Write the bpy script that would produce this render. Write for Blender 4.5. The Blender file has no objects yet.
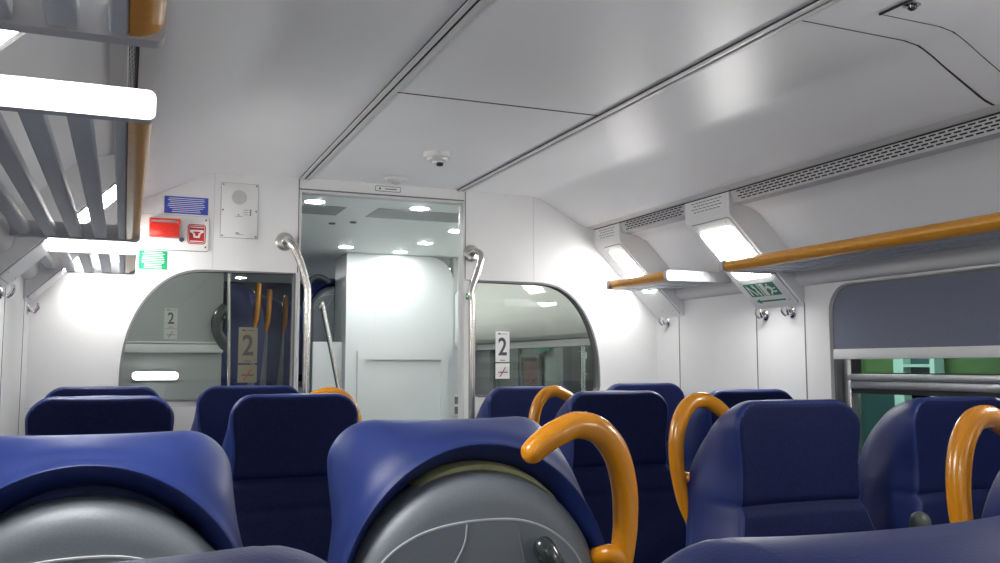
import bpy, bmesh, math, random
from mathutils import Vector, Matrix
random.seed(4)
PI = math.pi
R = math.radians
sc = bpy.context.scene
col = sc.collection
EYE = 1.27                       # camera height above the floor; all z below are written relative to the eye

# ---------------------------------------------------------------- camera, world, exposure
cd = bpy.data.cameras.new('camera'); cam = bpy.data.objects.new('camera', cd); col.objects.link(cam)
cam.location = (0, 0, EYE)
cd.sensor_width = 36.0; cd.lens = 36.0 * 915 / 1000
cd.clip_start = 0.02; cd.clip_end = 200
cam.rotation_euler = (R(90 + 5.27), 0, R(-22.28))
sc.camera = cam
w = bpy.data.worlds.new('night'); sc.world = w; w.use_nodes = True
w.node_tree.nodes['Background'].inputs[0].default_value = (0.02, 0.03, 0.04, 1)
w.node_tree.nodes['Background'].inputs[1].default_value = 0.5
sc.view_settings.view_transform = 'Standard'; sc.view_settings.look = 'None'
sc.view_settings.gamma = 1.0; sc.view_settings.use_curve_mapping = False
sc.view_settings.exposure = 0.68
sc.cycles.max_bounces = 8; sc.cycles.diffuse_bounces = 6; sc.cycles.glossy_bounces = 3
sc.cycles.transmission_bounces = 4; sc.cycles.transparent_max_bounces = 12
sc.cycles.sample_clamp_indirect = 6.0
sc.cycles.use_denoising = True
LAMP = 29.0                      # luggage-bay lamps
SPOT = 112.0                      # vestibule downlights

# ---------------------------------------------------------------- materials
def mat(name, rgb, rough=0.5, metal=0.0, noise=0.0, scale=30.0, bump=0.0, bscale=200.0, coat=0.0, emit=None, es=0.0, spec=0.5):
    m = bpy.data.materials.new(name); m.use_nodes = True
    nt = m.node_tree; b = nt.nodes['Principled BSDF']
    b.inputs['Base Color'].default_value = (*rgb, 1); b.inputs['Roughness'].default_value = rough
    b.inputs['Metallic'].default_value = metal; b.inputs['Coat Weight'].default_value = coat
    b.inputs['Coat Roughness'].default_value = 0.15
    b.inputs['Specular IOR Level'].default_value = spec
    if emit:
        b.inputs['Emission Color'].default_value = (*emit, 1); b.inputs['Emission Strength'].default_value = es
    tc = nt.nodes.new('ShaderNodeTexCoord')
    if noise:
        n = nt.nodes.new('ShaderNodeTexNoise'); n.inputs['Scale'].default_value = scale; n.inputs['Detail'].default_value = 4
        nt.links.new(tc.outputs['Object'], n.inputs['Vector'])
        r = nt.nodes.new('ShaderNodeValToRGB')
        r.color_ramp.elements[0].position = .3; r.color_ramp.elements[1].position = .7
        r.color_ramp.elements[0].color = (*[c * (1 - noise) for c in rgb], 1)
        r.color_ramp.elements[1].color = (*[min(1, c * (1 + noise)) for c in rgb], 1)
        nt.links.new(n.outputs['Fac'], r.inputs['Fac']); nt.links.new(r.outputs['Color'], b.inputs['Base Color'])
    if bump:
        n2 = nt.nodes.new('ShaderNodeTexNoise'); n2.inputs['Scale'].default_value = bscale; n2.inputs['Detail'].default_value = 3
        nt.links.new(tc.outputs['Object'], n2.inputs['Vector'])
        bp = nt.nodes.new('ShaderNodeBump'); bp.inputs['Strength'].default_value = bump; bp.inputs['Distance'].default_value = 0.002
        nt.links.new(n2.outputs['Fac'], bp.inputs['Height']); nt.links.new(bp.outputs['Normal'], b.inputs['Normal'])
    return m
def glass_mat(name, tint, gloss=0.09, rough=0.02):
    m = bpy.data.materials.new(name); m.use_nodes = True; nt = m.node_tree; nt.nodes.clear()
    out = nt.nodes.new('ShaderNodeOutputMaterial'); mx = nt.nodes.new('ShaderNodeMixShader')
    t = nt.nodes.new('ShaderNodeBsdfTransparent'); t.inputs[0].default_value = (*tint, 1)
    g = nt.nodes.new('ShaderNodeBsdfGlossy'); g.inputs['Roughness'].default_value = rough
    lw = nt.nodes.new('ShaderNodeFresnel'); lw.inputs['IOR'].default_value = 1.5
    mul = nt.nodes.new('ShaderNodeMath'); mul.operation = 'MAXIMUM'; mul.inputs[1].default_value = gloss
    ge = nt.nodes.new('ShaderNodeNewGeometry'); inv = nt.nodes.new('ShaderNodeMath'); inv.operation = 'SUBTRACT'; inv.inputs[0].default_value = 1.0
    nt.links.new(ge.outputs['Backfacing'], inv.inputs[1]); k2 = nt.nodes.new('ShaderNodeMath'); k2.operation = 'MULTIPLY'   # the sheet reflects on entry only
    nt.links.new(lw.outputs[0], mul.inputs[0]); nt.links.new(mul.outputs[0], k2.inputs[0]); nt.links.new(inv.outputs[0], k2.inputs[1]); nt.links.new(k2.outputs[0], mx.inputs[0])
    nt.links.new(t.outputs[0], mx.inputs[1]); nt.links.new(g.outputs[0], mx.inputs[2]); nt.links.new(mx.outputs[0], out.inputs[0])
    return m
M = {
 'wall': mat('off_white_laminate', (.77, .77, .765), .38, noise=.02, scale=3),
 'ceil': mat('satin_ceiling_panel', (.85, .85, .86), .40, noise=.02, scale=2),
 'trim': mat('grey_white_trim', (.62, .62, .62), .4),
 'alu': mat('brushed_aluminium', (.55, .55, .56), .34, .85, noise=.06, scale=60),
 'steel': mat('satin_steel', (.62, .60, .57), .27, 1.0, noise=.05, scale=80),
 'gap': mat('black_gap_rubber', (.02, .02, .022), .7),
 'gasket': mat('grey_gasket', (.16, .16, .165), .55),
 'floor': mat('grey_speckled_floor', (.30, .31, .32), .5, noise=.2, scale=120),
 'duct': mat('light_grey_duct', (.68, .68, .67), .45),
 'rack': mat('painted_rack_grey', (.56, .58, .61), .42, .1, noise=.03, scale=50),
 'rackend': mat('rack_end_casting', (.48, .48, .49), .45),
 'yellow': mat('orange_yellow_enamel', (.64, .245, .004), .27, noise=.05, scale=30, coat=.4),
 'wood': mat('orange_yellow_rail', (.62, .27, .016), .33, noise=.08, scale=40, coat=.3),
 'leather': mat('blue_leatherette', (.013, .028, .140), .42, noise=.12, scale=18, bump=.18, bscale=420, coat=.0, spec=.36),
 'fabric_shaded': mat('shaded_navy_seat_fabric', (.0045, .0095, .055), .6, noise=.25, scale=160, bump=.4, bscale=500, spec=.15),  # navy seat fronts, with their shading darkness mixed into the colour
 'shell': mat('grey_seat_shell', (.150, .170, .195), .33, noise=.06, scale=300, bump=.25, bscale=900),
 'shell_line': mat('pale_grey_bead', (.38, .40, .42), .35),
 'foam': mat('pale_green_foam', (.36, .37, .20), .8, noise=.1, scale=80),
 'latch': mat('dark_green_plastic', (.025, .035, .035), .2, coat=.5),
 'armrest': mat('dark_armrest_rubber', (.06, .07, .065), .5),
 'lamp': mat('lit_lamp_diffuser', (.9, .9, .9), .5, emit=(1, .985, .96), es=LAMP),
 'spot': mat('lit_downlight_lens', (.9, .9, .9), .5, emit=(.97, 1, 1), es=SPOT),
 'tube': mat('lit_reflection_strip', (.9, .9, .9), .5, emit=(.95, 1, 1), es=12),
 'led': mat('green_led', (.1, .8, .3), .5, emit=(.1, 1, .35), es=1.2),
 'platform_tube': mat('lit_added_platform_tube', (.9, .9, .9), .5, emit=(.95, 1, .97), es=150),
 'vent': mat('vent_grey', (.50, .50, .51), .5),
 'slot': mat('vent_slot_black', (.015, .015, .015), .9),
 'white': mat('white_plastic', (.74, .74, .73), .4),
 'label_white': mat('white_label_film', (.80, .80, .78), .45),
 'ink': mat('dark_print', (.06, .06, .07), .5),
 'blue_sign': mat('blue_sign_film', (.045, .07, .42), .4),
 'green_sign': mat('green_sign_film', (.0, .30, .12), .4),
 'exit_green': mat('exit_sign_green', (.02, .24, .12), .4),
 'red': mat('red_alarm_plastic', (.58, .020, .010), .3, noise=.08, scale=60, coat=.3),
 'red_dark': mat('deep_red_print', (.45, .02, .015), .4),
 'blind': mat('grey_blue_blind_fabric', (.155, .170, .235), .75, noise=.12, scale=260, bump=.4, bscale=600),
 'vest': mat('pale_green_white_panel', (.62, .645, .64), .40),
 'vest_ceiling': mat('vestibule_ceiling_white', (.88, .93, .91), .4),
 'vest_grey': mat('vestibule_grey_panel', (.33, .34, .34), .45, noise=.04, scale=4),
 'bulge': mat('cream_haunch_panel', (.72, .72, .66), .45),
 'darkwall': mat('platform_dark_wall', (.12, .115, .11), .7, noise=.2, scale=2),
 'concrete': mat('platform_concrete', (.23, .23, .23), .75, noise=.2, scale=6),
 'greenwall': mat('platform_green_wall', (.06, .13, .035), .6, noise=.15, scale=3),
 'mint': mat('mint_window_frame', (.40, .62, .55), .5),
 'teal': mat('dark_teal_tile', (.025, .07, .07), .45, noise=.2, scale=3),
 'poster': mat('poster_print', (.16, .07, .06), .5, noise=.8, scale=14),
 'glass': glass_mat('clear_partition_glass', (.82, .83, .81), .045),
 'doorglass': glass_mat('greenish_door_glass', (.84, .91, .90), .05),
 'winglass': glass_mat('tinted_window_glass', (.72, .80, .78), .06),
 'chrome': mat('chrome', (.7, .7, .7), .12, 1.0),
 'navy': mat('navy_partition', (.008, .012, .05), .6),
 'hood': mat('grey_handle_plastic', (.10, .12, .13), .35),
}

# ---------------------------------------------------------------- mesh building
class MB:
    def __init__(s): s.bm = bmesh.new(); s.mi = 0
    def _tag(s, faces):
        for f in faces: f.material_index = s.mi
    def box(s, x0, x1, y0, y1, z0, z1, bev=0.0, seg=2, rot=None, pivot=None):
        g = bmesh.ops.create_cube(s.bm, size=1.0); vs = g['verts']
        for v in vs:
            v.co = Vector(((x0 + x1) / 2 + v.co.x * (x1 - x0), (y0 + y1) / 2 + v.co.y * (y1 - y0), (z0 + z1) / 2 + v.co.z * (z1 - z0)))
        es = list({e for v in vs for e in v.link_edges}); fs = list({f for v in vs for f in v.link_faces})
        s._tag(fs)
        if rot is not None:
            bmesh.ops.rotate(s.bm, verts=vs, cent=pivot or Vector(((x0 + x1) / 2, (y0 + y1) / 2, (z0 + z1) / 2)), matrix=rot)
        if bev: 
            r = bmesh.ops.bevel(s.bm, geom=es, offset=bev, segments=seg, profile=.5, affect='EDGES')
            s._tag(r['faces'])
        return s
    def prism(s, pts, a, b, axis='y', holes=()):
        """solid whose 2D outline (with holes) is swept from a to b along an axis"""
        def P(p, t):
            if axis == 'y': return Vector((p[0], t, p[1]))
            if axis == 'x': return Vector((t, p[0], p[1]))
            return Vector((p[0], p[1], t))
        loops = [pts] + list(holes)
        if not holes:
            va = [s.bm.verts.new(P(p, a)) for p in pts]; vb = [s.bm.verts.new(P(p, b)) for p in pts]
            fs = [s.bm.faces.new(va), s.bm.faces.new(list(reversed(vb)))]
            n = len(pts)
            for i in range(n): fs.append(s.bm.faces.new((va[i], vb[i], vb[(i + 1) % n], va[(i + 1) % n])))
            s._tag(fs); return s
        for t in (a, b):
            es = []
            for L in loops:
                vs = [s.bm.verts.new(P(p, t)) for p in L]
                es += [s.bm.edges.new((vs[i], vs[(i + 1) % len(vs)])) for i in range(len(vs))]
            r = bmesh.ops.triangle_fill(s.bm, use_beauty=True, edges=es)
            s._tag([g for g in r['geom'] if isinstance(g, bmesh.types.BMFace)])
        for L in loops:
            n = len(L); va = [s.bm.verts.new(P(p, a)) for p in L]; vb = [s.bm.verts.new(P(p, b)) for p in L]
            s._tag([s.bm.faces.new((va[i], vb[i], vb[(i + 1) % n], va[(i + 1) % n])) for i in range(n)])
        bmesh.ops.remove_doubles(s.bm, verts=s.bm.verts, dist=1e-5)
        return s
    def tube(s, pts, r, seg=14, cap=True, sub=6, rads=None, flat=1.0, ends=False):
        P = smooth(pts, sub) if sub > 1 else [Vector(p) for p in pts]
        n = len(P)
        if rads: rr = [rads(i / (n - 1)) for i in range(n)]
        else: rr = [r] * n
        if ends:
            a0 = (P[0] - P[1]).normalized(); a1 = (P[-1] - P[-2]).normalized(); rs, re = rr[0], rr[-1]; st = []; en = []
            for a in (12, 30, 48, 64, 78):
                st.insert(0, (P[0] + a0 * rs * math.sin(R(a)), rs * math.cos(R(a)))); en.append((P[-1] + a1 * re * math.sin(R(a)), re * math.cos(R(a))))
            P = [q[0] for q in st] + P + [q[0] for q in en]; rr = [q[1] for q in st] + rr + [q[1] for q in en]; n = len(P)
        t0 = (P[1] - P[0]).normalized()
        ref = Vector((0, 1, 0)) if abs(t0.y) < .9 else Vector((1, 0, 0))
        u = t0.cross(ref).normalized(); rings = []
        for i in range(n):
            t = (P[min(i + 1, n - 1)] - P[max(i - 1, 0)]).normalized()
            u = (u - t * u.dot(t)).normalized(); v = t.cross(u)
            rings.append([s.bm.verts.new(P[i] + (u * math.cos(a) + v * math.sin(a) * flat) * rr[i]) for a in [2 * PI * k / seg for k in range(seg)]])
        fs = []
        for i in range(n - 1):
            for k in range(seg):
                fs.append(s.bm.faces.new((rings[i][k], rings[i][(k + 1) % seg], rings[i + 1][(k + 1) % seg], rings[i + 1][k])))
        if cap: fs += [s.bm.faces.new(list(reversed(rings[0]))), s.bm.faces.new(rings[-1])]
        s._tag(fs); return s
    def lathe(s, prof, c, axis='z', seg=28):
        """prof: list of (radius, height)"""
        rings = []
        for r, h in prof:
            ring = []
            for k in range(seg):
                a = 2 * PI * k / seg; p, q = r * math.cos(a), r * math.sin(a)
                o = {'z': (p, q, h), 'y': (p, h, q), 'x': (h, p, q)}[axis]
                ring.append(s.bm.verts.new(Vector(c) + Vector(o)))
            rings.append(ring)
        fs = []
        for i in range(len(rings) - 1):
            for k in range(seg): fs.append(s.bm.faces.new((rings[i][k], rings[i][(k + 1) % seg], rings[i + 1][(k + 1) % seg], rings[i + 1][k])))
        fs += [s.bm.faces.new(rings[0]), s.bm.faces.new(list(reversed(rings[-1])))]
        s._tag(fs); return s
    def grid(s, rows):
        V = [[s.bm.verts.new(p) for p in r] for r in rows]; fs = []
        for i in range(len(V) - 1):
            for j in range(len(V[0]) - 1):
                fs.append(s.bm.faces.new((V[i][j], V[i][j + 1], V[i + 1][j + 1], V[i + 1][j])))
        s._tag(fs); return s
    def xform(s, m):
        bmesh.ops.transform(s.bm, matrix=m, verts=s.bm.verts); return s
    def mesh(s, name, mats, off=Vector((0, 0, 0)), recalc=True):
        bm = s.bm
        if recalc: bmesh.ops.recalc_face_normals(bm, faces=bm.faces)
        for v in bm.verts: v.co += Vector((0, 0, EYE)) - off
        me = bpy.data.meshes.new(name); bm.to_mesh(me); bm.free()
        for m in (mats if isinstance(mats, (list, tuple)) else [mats]): me.materials.append(M[m] if isinstance(m, str) else m)
        for p in me.polygons: p.use_smooth = True
        me.set_sharp_from_angle(angle=R(32))
        return me
def smooth(pts, sub):
    P = [Vector(p) for p in pts]; out = []
    Q = [P[0] * 2 - P[1]] + P + [P[-1] * 2 - P[-2]]
    for i in range(1, len(Q) - 2):
        p0, p1, p2, p3 = Q[i - 1:i + 3]
        for k in range(sub):
            t = k / sub
            out.append(.5 * ((2 * p1) + (p2 - p0) * t + (2 * p0 - 5 * p1 + 4 * p2 - p3) * t * t + (3 * p1 - p0 - 3 * p2 + p3) * t ** 3))
    out.append(P[-1]); return out
def rrect(x0, z0, x1, z1, r, n=6, rs=None):
    """rounded rectangle outline; rs = radii for (x1,z1),(x0,z1),(x0,z0),(x1,z0)"""
    rs = rs or (r, r, r, r); out = []
    for (cx, cz, sx, sz, a0), q in zip(((x1, z1, -1, -1, 0), (x0, z1, 1, -1, 90), (x0, z0, 1, 1, 180), (x1, z0, -1, 1, 270)), rs):
        if q <= 0: out.append((cx, cz)); continue
        for k in range(n + 1):
            a = R(a0 + 90 * k / n); out.append((cx + sx * q + q * math.cos(a), cz + sz * q + q * math.sin(a)))
    return out
def tag(o, label, cat, group=None, kind=None):
    if label: o['label'] = label
    if cat: o['category'] = cat
    if group: o['group'] = group
    if kind: o['kind'] = kind
    return o
def empty(name, label, cat, loc=(0, 0, 0), rotz=0.0, group=None):
    o = bpy.data.objects.new(name, None); col.objects.link(o); o.empty_display_size = .1
    o.location = (loc[0], loc[1], loc[2] + EYE); o.rotation_euler = (0, 0, rotz)
    return tag(o, label, cat, group)
def obj(name, mb, mats, parent=None, me=None):
    """world-space builder -> object; a child mesh is stored relative to its thing's base"""
    off = Vector((0, 0, 0)); q = parent
    while q is not None: off += q.location; q = q.parent
    me = me or mb.mesh(name, mats, off)
    o = bpy.data.objects.new(name, me); col.objects.link(o)
    if parent is not None: o.parent = parent
    return o
def struct(name, mb, mats, parent=None):
    o = obj(name, mb, mats, parent)
    if parent is None: o['kind'] = 'structure'
    return o
def obj_each(name, mb, mats, parent):
    """every loose piece of the builder becomes a part of its own"""
    bm = mb.bm; bm.verts.ensure_lookup_table(); seen = set()
    for v in list(bm.verts):
        if v in seen: continue
        isl = [v]; seen.add(v); q = [v]
        while q:
            a = q.pop()
            for e_ in a.link_edges:
                b = e_.other_vert(a)
                if b not in seen: seen.add(b); isl.append(b); q.append(b)
        nb = MB(); mp = {a: nb.bm.verts.new(a.co) for a in isl}
        for f in {f for a in isl for f in a.link_faces}: nb.bm.faces.new([mp[a] for a in f.verts]).material_index = f.material_index
        obj(name, nb, mats, parent)
    bm.free()
def text_mesh(mb_name, txt, size, depth, mats, parent, matrix, name='lettering', align='CENTER', sx=1.0, bold=0.0):
    cu = bpy.data.curves.new('txt', 'FONT'); cu.body = txt; cu.size = size; cu.extrude = depth; cu.align_x = align; cu.align_y = 'CENTER'; cu.resolution_u = 3; cu.offset = bold
    t = bpy.data.objects.new('txt', cu); col.objects.link(t)
    dg = bpy.context.evaluated_depsgraph_get(); me = bpy.data.meshes.new_from_object(t.evaluated_get(dg))
    bpy.data.objects.remove(t); bpy.data.curves.remove(cu)
    off = Vector((0, 0, 0)); q = parent
    while q is not None: off += q.location; q = q.parent
    me.transform(Matrix.Translation(Vector((0, 0, EYE)) - off) @ matrix @ Matrix.Diagonal((sx, 1, 1, 1)))
    me.name = name; me.materials.clear(); me.materials.append(M[mats])
    o = bpy.data.objects.new(name, me); col.objects.link(o); o.parent = parent
    return o
def face_front(x, y, z): return Matrix.Translation((x, y, z)) @ Matrix.Rotation(PI / 2, 4, 'X')   # text standing, read from -Y

XC = 1.037                        # centre line of the coach
XL, XR = -.336, 2.41              # side walls
YB = 3.86                         # bulkhead
YE = -3.4                         # end behind the camera
def mx(x): return 2 * XC - x      # mirror to the left side

# ---------------------------------------------------------------- structure: saloon shell
fl = MB().box(XL - .1, XR + .1, YE, 9.6, -1.33, -1.27); struct('floor', fl, 'floor')
# ceiling: one long extruded section, flat centre, sloping haunches
half = [(.363, .795), (.700, .790), (.745, .783), (.785, .764), (.83, .738), (.955, .672), (.985, .662), (1.035, .660)]
prof = [(XC - a, b) for a, b in reversed(half)] + [(XC + a, b) for a, b in half]
top = [(XC + 1.5, .660), (XC + 1.5, 1.0), (XC - 1.5, 1.0), (XC - 1.5, .660)]
struct('ceiling', MB().prism(prof + top, YE, YB + .06), 'ceil')

# bulkhead with two rounded windows and the door opening
def arch_window(x_out, x_in, zt, zb, sgn):
    """outline of the big quarter-round window; x_out is the swept side"""
    P = []; rx, rz = .31, .44
    n = 16
    for k in range(n + 1):
        a = R(90 * k / n)
        P.append((x_out + sgn * (rx - rx * math.cos(a) ** .9 if k < n else rx), zt - rz + rz * math.sin(a) ** .95 if k else zt - rz))
    q = .045
    for (cx, cz, a0, a1) in ((x_in - sgn * .004, zt - .004, 0, 0),):
        P.append((x_in, zt))
    P += [(x_in - sgn * (q - q * math.cos(R(a))), zb + q - q * math.sin(R(a))) for a in (0, 30, 60, 90)]
    P += [(x_out + sgn * (q - q * math.sin(R(a))), zb + q - q * math.cos(R(a))) for a in (0, 30, 60, 90)]
    return P
wl = arch_window(-.016, .655, .388, -.14, 1)
wr = arch_window(mx(-.020) , mx(.655) + .014, .385, -.14, -1)
door = [(.672, .742), (1.402, .742), (1.402, -1.265), (.672, -1.265)]
struct('wall_front', MB().prism([(-.45, -1.27), (2.52, -1.27), (2.52, .80), (-.45, .80)], YB, YB + .05, holes=[wl, wr, door]), 'wall')
def loop_frame(outline, wdt, y0, y1):
    """ring following an outline (inward offset by scaling about its centre of mass)"""
    cx = sum(p[0] for p in outline) / len(outline); cz = sum(p[1] for p in outline) / len(outline)
    ex = max(abs(p[0] - cx) for p in outline); ez = max(abs(p[1] - cz) for p in outline)
    n = len(outline); inn = []
    for i in range(n):
        a = Vector(outline[i - 1]); b = Vector(outline[(i + 1) % n]); t = (b - a).normalized(); nn = Vector((t.y, -t.x))
        c = Vector((cx, cz)) - Vector(outline[i])
        if nn.dot(c) < 0: nn = -nn
        inn.append(tuple(Vector(outline[i]) + nn * wdt))
    m = MB(); m.prism(outline, y0, y1, holes=[inn]); return m, inn
for nm, ol in (('window_1', wl), ('window_2', wr)):
    fr, inn = loop_frame(ol, .009, YB - .004, YB + .045)
    wf = struct(nm, fr, 'gasket')
    g = MB().prism(ol, YB + .020, YB + .026); obj('pane', g, 'glass', wf)
# door trim and glass leaf
t = MB().box(.664, .674, YB - .003, YB + .055, -1.27, .742, .001); t.box(1.399, 1.408, YB - .003, YB + .055, -1.27, .742, .001)
t.box(.664, 1.408, YB - .004, YB + .055, .733, .743, .001)
struct('trim_1', t, 'trim')
# panel joints of the bulkhead
j = MB()
for (x0, x1, z0, z1) in ((.3185, .3215, .392, .79), (1.7500, 1.7530, .389, .79), (XL, .31, -.16, -.157)):
    j.box(x0, x1, YB - .0008, YB + .001, z0, z1)
for (x0, x1, z0, z1) in ((.655, .655 + .0, 0, 0),): pass
struct('trim_2', j, 'trim')
j = MB().box(.664, 1.405, YB - .004, YB, .744, .749); j.box(.6605, .6645, YB - .002, YB, .39, .79); j.box(1.409, 1.413, YB - .002, YB, .39, .79)
j.box(1.411, 1.80, YB - .0012, YB, .384, .3875)
struct('trim_3', j, 'gasket')

# side walls (right one with the big window opening)
WY0, WY1, WT, WBt = 1.30, 2.655, .295, -.46
wo = rrect(WY0, WBt, WY1, WT, .10)
struct('wall_right', MB().prism([(YE, -1.27), (YB, -1.27), (YB, .66), (YE, .66)], XR, XR + .09, 'x', holes=[wo]), 'wall')
struct('wall_left', MB().prism([(YE, -1.27), (YB, -1.27), (YB, .66), (YE, .66)], XL - .09, XL, 'x', holes=[wo]), 'wall')
struct('wall_back', MB().box(-.45, 2.52, YE - .05, YE, -1.27, 1.0), 'wall')
for nm, X, s in (('trim_4', XR, -1), ('trim_5', XL, 1)):
    j = MB()
    for y in (3.66, 2.80, 3.09, 1.02, 1.31, -.8, -.5):
        j.box(min(X, X + s * .0015), max(X, X + s * .0015), y - .0025, y + .0025, -1.2, .243)
    # raised window surround
    j2 = MB().prism(rrect(WY0 - .105, -.56, WY1 + .11, .300, .02), X, X + s * .012, 'x', holes=[rrect(WY0 - .002, WBt - .002, WY1 + .002, WT + .002, .10)])
    struct(nm, j, 'gasket'); struct('trim_6' if s < 0 else 'trim_7', j2, 'wall')

# right window: gasket, blind, hopper pane, rail, lower pane
def side_window(X, s, nm):
    fr = MB().prism(rrect(WY0 + .001, WBt + .001, WY1 - .001, WT - .001, .10), X - s * .002, X - s * .08, 'x', holes=[rrect(WY0 + .022, WBt + .02, WY1 - .012, WT - .012, .09)])
    r = struct(nm, fr, 'gasket')
    a = MB()
    a.box(min(X - s * .03, X - s * .075), max(X - s * .03, X - s * .075), WY1 - .052, WY1 - .018, -.44, .024, .003)
    a.box(min(X - s * .03, X - s * .075), max(X - s * .03, X - s * .075), WY0 + .018, WY0 + .05, -.44, .024, .003)
    a.box(min(X - s * .012, X - s * .075), max(X - s * .012, X - s * .075), WY0 + .05, WY1 - .052, -.052, -.0285, .003)
    a.box(min(X - s * .022, X - s * .075), max(X - s * .022, X - s * .075), WY0 + .05, WY1 - .052, -.081, -.054, .003)
    obj('window_rail', a, 'alu', r)
    g = MB().box(min(X - s * .062, X - s * .056), max(X - s * .062, X - s * .056), WY0 + .04, WY1 - .03, -.45, .05); obj('pane', g, 'winglass', r)
    k = MB().box(min(X - s * .05, X - s * .053), max(X - s * .05, X - s * .053), WY0 + .05, WY1 - .10, -.0285, -.024)
    k.box(min(X - s * .034, X - s * .055), max(X - s * .034, X - s * .055), WY1 - .078, WY1 - .052, -.0285, .024)
    k.box(min(X - s * .03, X - s * .055), max(X - s * .03, X - s * .055), WY0 + .05, WY1 - .052, -.098, -.0815)
    obj('gasket', k, 'gap', r)
side_window(XR, -1, 'window_3'); side_window(XL, 1, 'window_4')
def blind(X, s, label):
    e = empty('window_blind', label, 'blind', (X, (WY0 + WY1) / 2, .06))
    f = MB().prism(rrect(WY0 + .012, .060, WY1 - .008, WT - .010, .095, rs=(.09, .09, .001, .001)), X + s * .003, X - s * .001, 'x'); obj('blind_fabric', f, 'blind', e)
    b = MB().box(min(X + s * .008, X - s * .010), max(X + s * .008, X - s * .010), WY0 + .012, WY1 - .008, .024, .0605, .004); obj('bottom_bar', b, 'wall', e)
blind(XR, -1, 'grey-blue roller blind pulled half down over the right-hand window')
blind(XL, 1, 'grey-blue roller blind over the left-hand window beneath the rack')

# ---------------------------------------------------------------- upper side: vents, recess, pillars, duct
PIL = [(3.62, 3.86), (2.80, 3.09), (1.00, 1.31), (-.79, -.50), (-2.58, -2.30)]
BAY = [(3.09, 3.62), (1.31, 2.80), (-.50, 1.00), (-2.30, -.79)]
def sx(x, side): return x if side == 'r' else mx(x)
def pl(pts, side): return [(sx(a, side), b) for a, b in pts]
tn = 8
for side in 'rl':
    # recessed panel behind the rack (part of the setting), whole length
    rec = [(2.088, .612), (2.17, .592), (2.215, .572), (2.335, .455), (2.385, .408), (2.42, .400), (2.60, .400), (2.60, .70), (2.088, .70)]
    struct('trim_%d' % tn, MB().prism(pl(rec, side), YE, YB), 'ceil'); tn += 1
    # black joint between haunch and vents, light lip
    j = MB().prism(pl([(2.066, .6595), (2.078, .6595), (2.082, .648), (2.070, .650)], side), YE, YB - .001); struct('trim_%d' % tn, j, 'gap'); tn += 1
    j = MB().prism(pl([(2.030, .6615), (2.062, .6610), (2.066, .652), (2.050, .6535)], side), YE, YB - .001); struct('trim_%d' % tn, j, 'trim'); tn += 1
    # cable duct under the rack
    for (a, b) in BAY:
        c = (2.398, .351); pts = []
        for k in range(13):
            an = R(90 + 180 * k / 12); pts.append((c[0] + .036 * math.cos(an), c[1] + .045 * math.sin(an)))
        pts += [(2.41, .306), (2.41, .396)]
        struct('trim_%d' % tn, MB().prism(pl(pts, side), a + .002, b - .002), 'duct'); tn += 1
    for (a, b) in PIL:
        pts = [(2.072, .655), (2.072, .572), (2.078, .560), (2.404, .240), (2.4095, .232), (2.4095, .66)]
        m = MB().prism(pl(pts, side), a, b)
        es = [e for e in m.bm.edges if abs(e.verts[0].co.y - e.verts[1].co.y) < 1e-6 and min(abs(e.verts[0].co.y - a), abs(e.verts[0].co.y - b)) < 1e-6 and max(v.co.z for v in e.verts) < .66]
        struct('trim_%d' % tn, m, 'wall'); tn += 1
        f = MB().prism(pl([(2.15, .600), (2.24, .560), (2.31, .50), (2.35, .38), (2.36, .30), (2.12, .53)], side), b, b + .02) if False else None
# vents (things: separate grilles screwed between the pillars)
def vent(side, a, b, label):
    e = empty('vent_grille', label, 'vent', (sx(2.08, side), (a + b) / 2, .635))
    P0, P1 = Vector((2.0735, .652)), Vector((2.088, .606))
    n = Vector((P0.y - P1.y, P1.x - P0.x)).normalized(); n = -n if n.x > 0 else n      # outward towards the aisle / down
    body = [(P0.x, P0.y), (P1.x, P1.y), (2.12, .600), (2.12, .655)]
    obj('panel', MB().prism(pl(body, side), a + .003, b - .003), 'vent', e)
    s = MB(); y = a + .03; L, G = .024, .0085; row = 0
    for row in range(4):
        t = .18 + .2 * row; c = P0.lerp(P1, t); d = (P1 - P0).normalized() * .0023
        y = a + .028 + (L + G) / 2 * (row % 2)
        while y + L < b - .03:
            q = [(c.x - d.x + n.x * .0006, c.y - d.y + n.y * .0006), (c.x + d.x + n.x * .0006, c.y + d.y + n.y * .0006), (c.x + d.x - n.x * .002, c.y + d.y - n.y * .002), (c.x - d.x - n.x * .002, c.y - d.y - n.y * .002)]
            s.prism(pl(q, side), y, y + L); y += L + G
    o = obj('slot', s, 'slot', e); o['kind'] = 'stuff'
vent('r', 3.09, 3.62, 'short slotted air vent above the far right luggage rack by the bulkhead')
vent('r', 1.31, 2.80, 'long slotted air vent running above the near right luggage rack')
vent('l', 3.09, 3.62, 'short slotted air vent above the far left luggage rack')
vent('l', 1.31, 2.80, 'long slotted air vent above the middle left luggage rack')
def pillar_vent(side, a, b, label):
    e = empty('vent_grille', label, 'vent', (sx(2.075, side), (a + b) / 2, .60))
    s = MB(); x = sx(2.0715, side); dx = -.0008 if side == 'r' else .0008
    pnl = MB().box(min(x, x + dx), max(x, x + dx), a + .02, b - .02, .588, .648); obj('panel', pnl, 'wall', e)
    for row in range(4):
        z = .638 - row * .012; y = a + .045 + .012 * (row % 2)
        while y + .018 < b - .045:
            s.box(min(x + dx, x + dx * 2), max(x + dx, x + dx * 2), y, y + .018, z - .0016, z + .0016); y += .0255
    o = obj('slot', s, 'gasket', e); o['kind'] = 'stuff'
pillar_vent('r', 3.62, 3.86, 'small slotted vent above the far right pillar lamp')
pillar_vent('r', 2.80, 3.09, 'small slotted vent above the pillar lamp with the exit sign')

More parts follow.
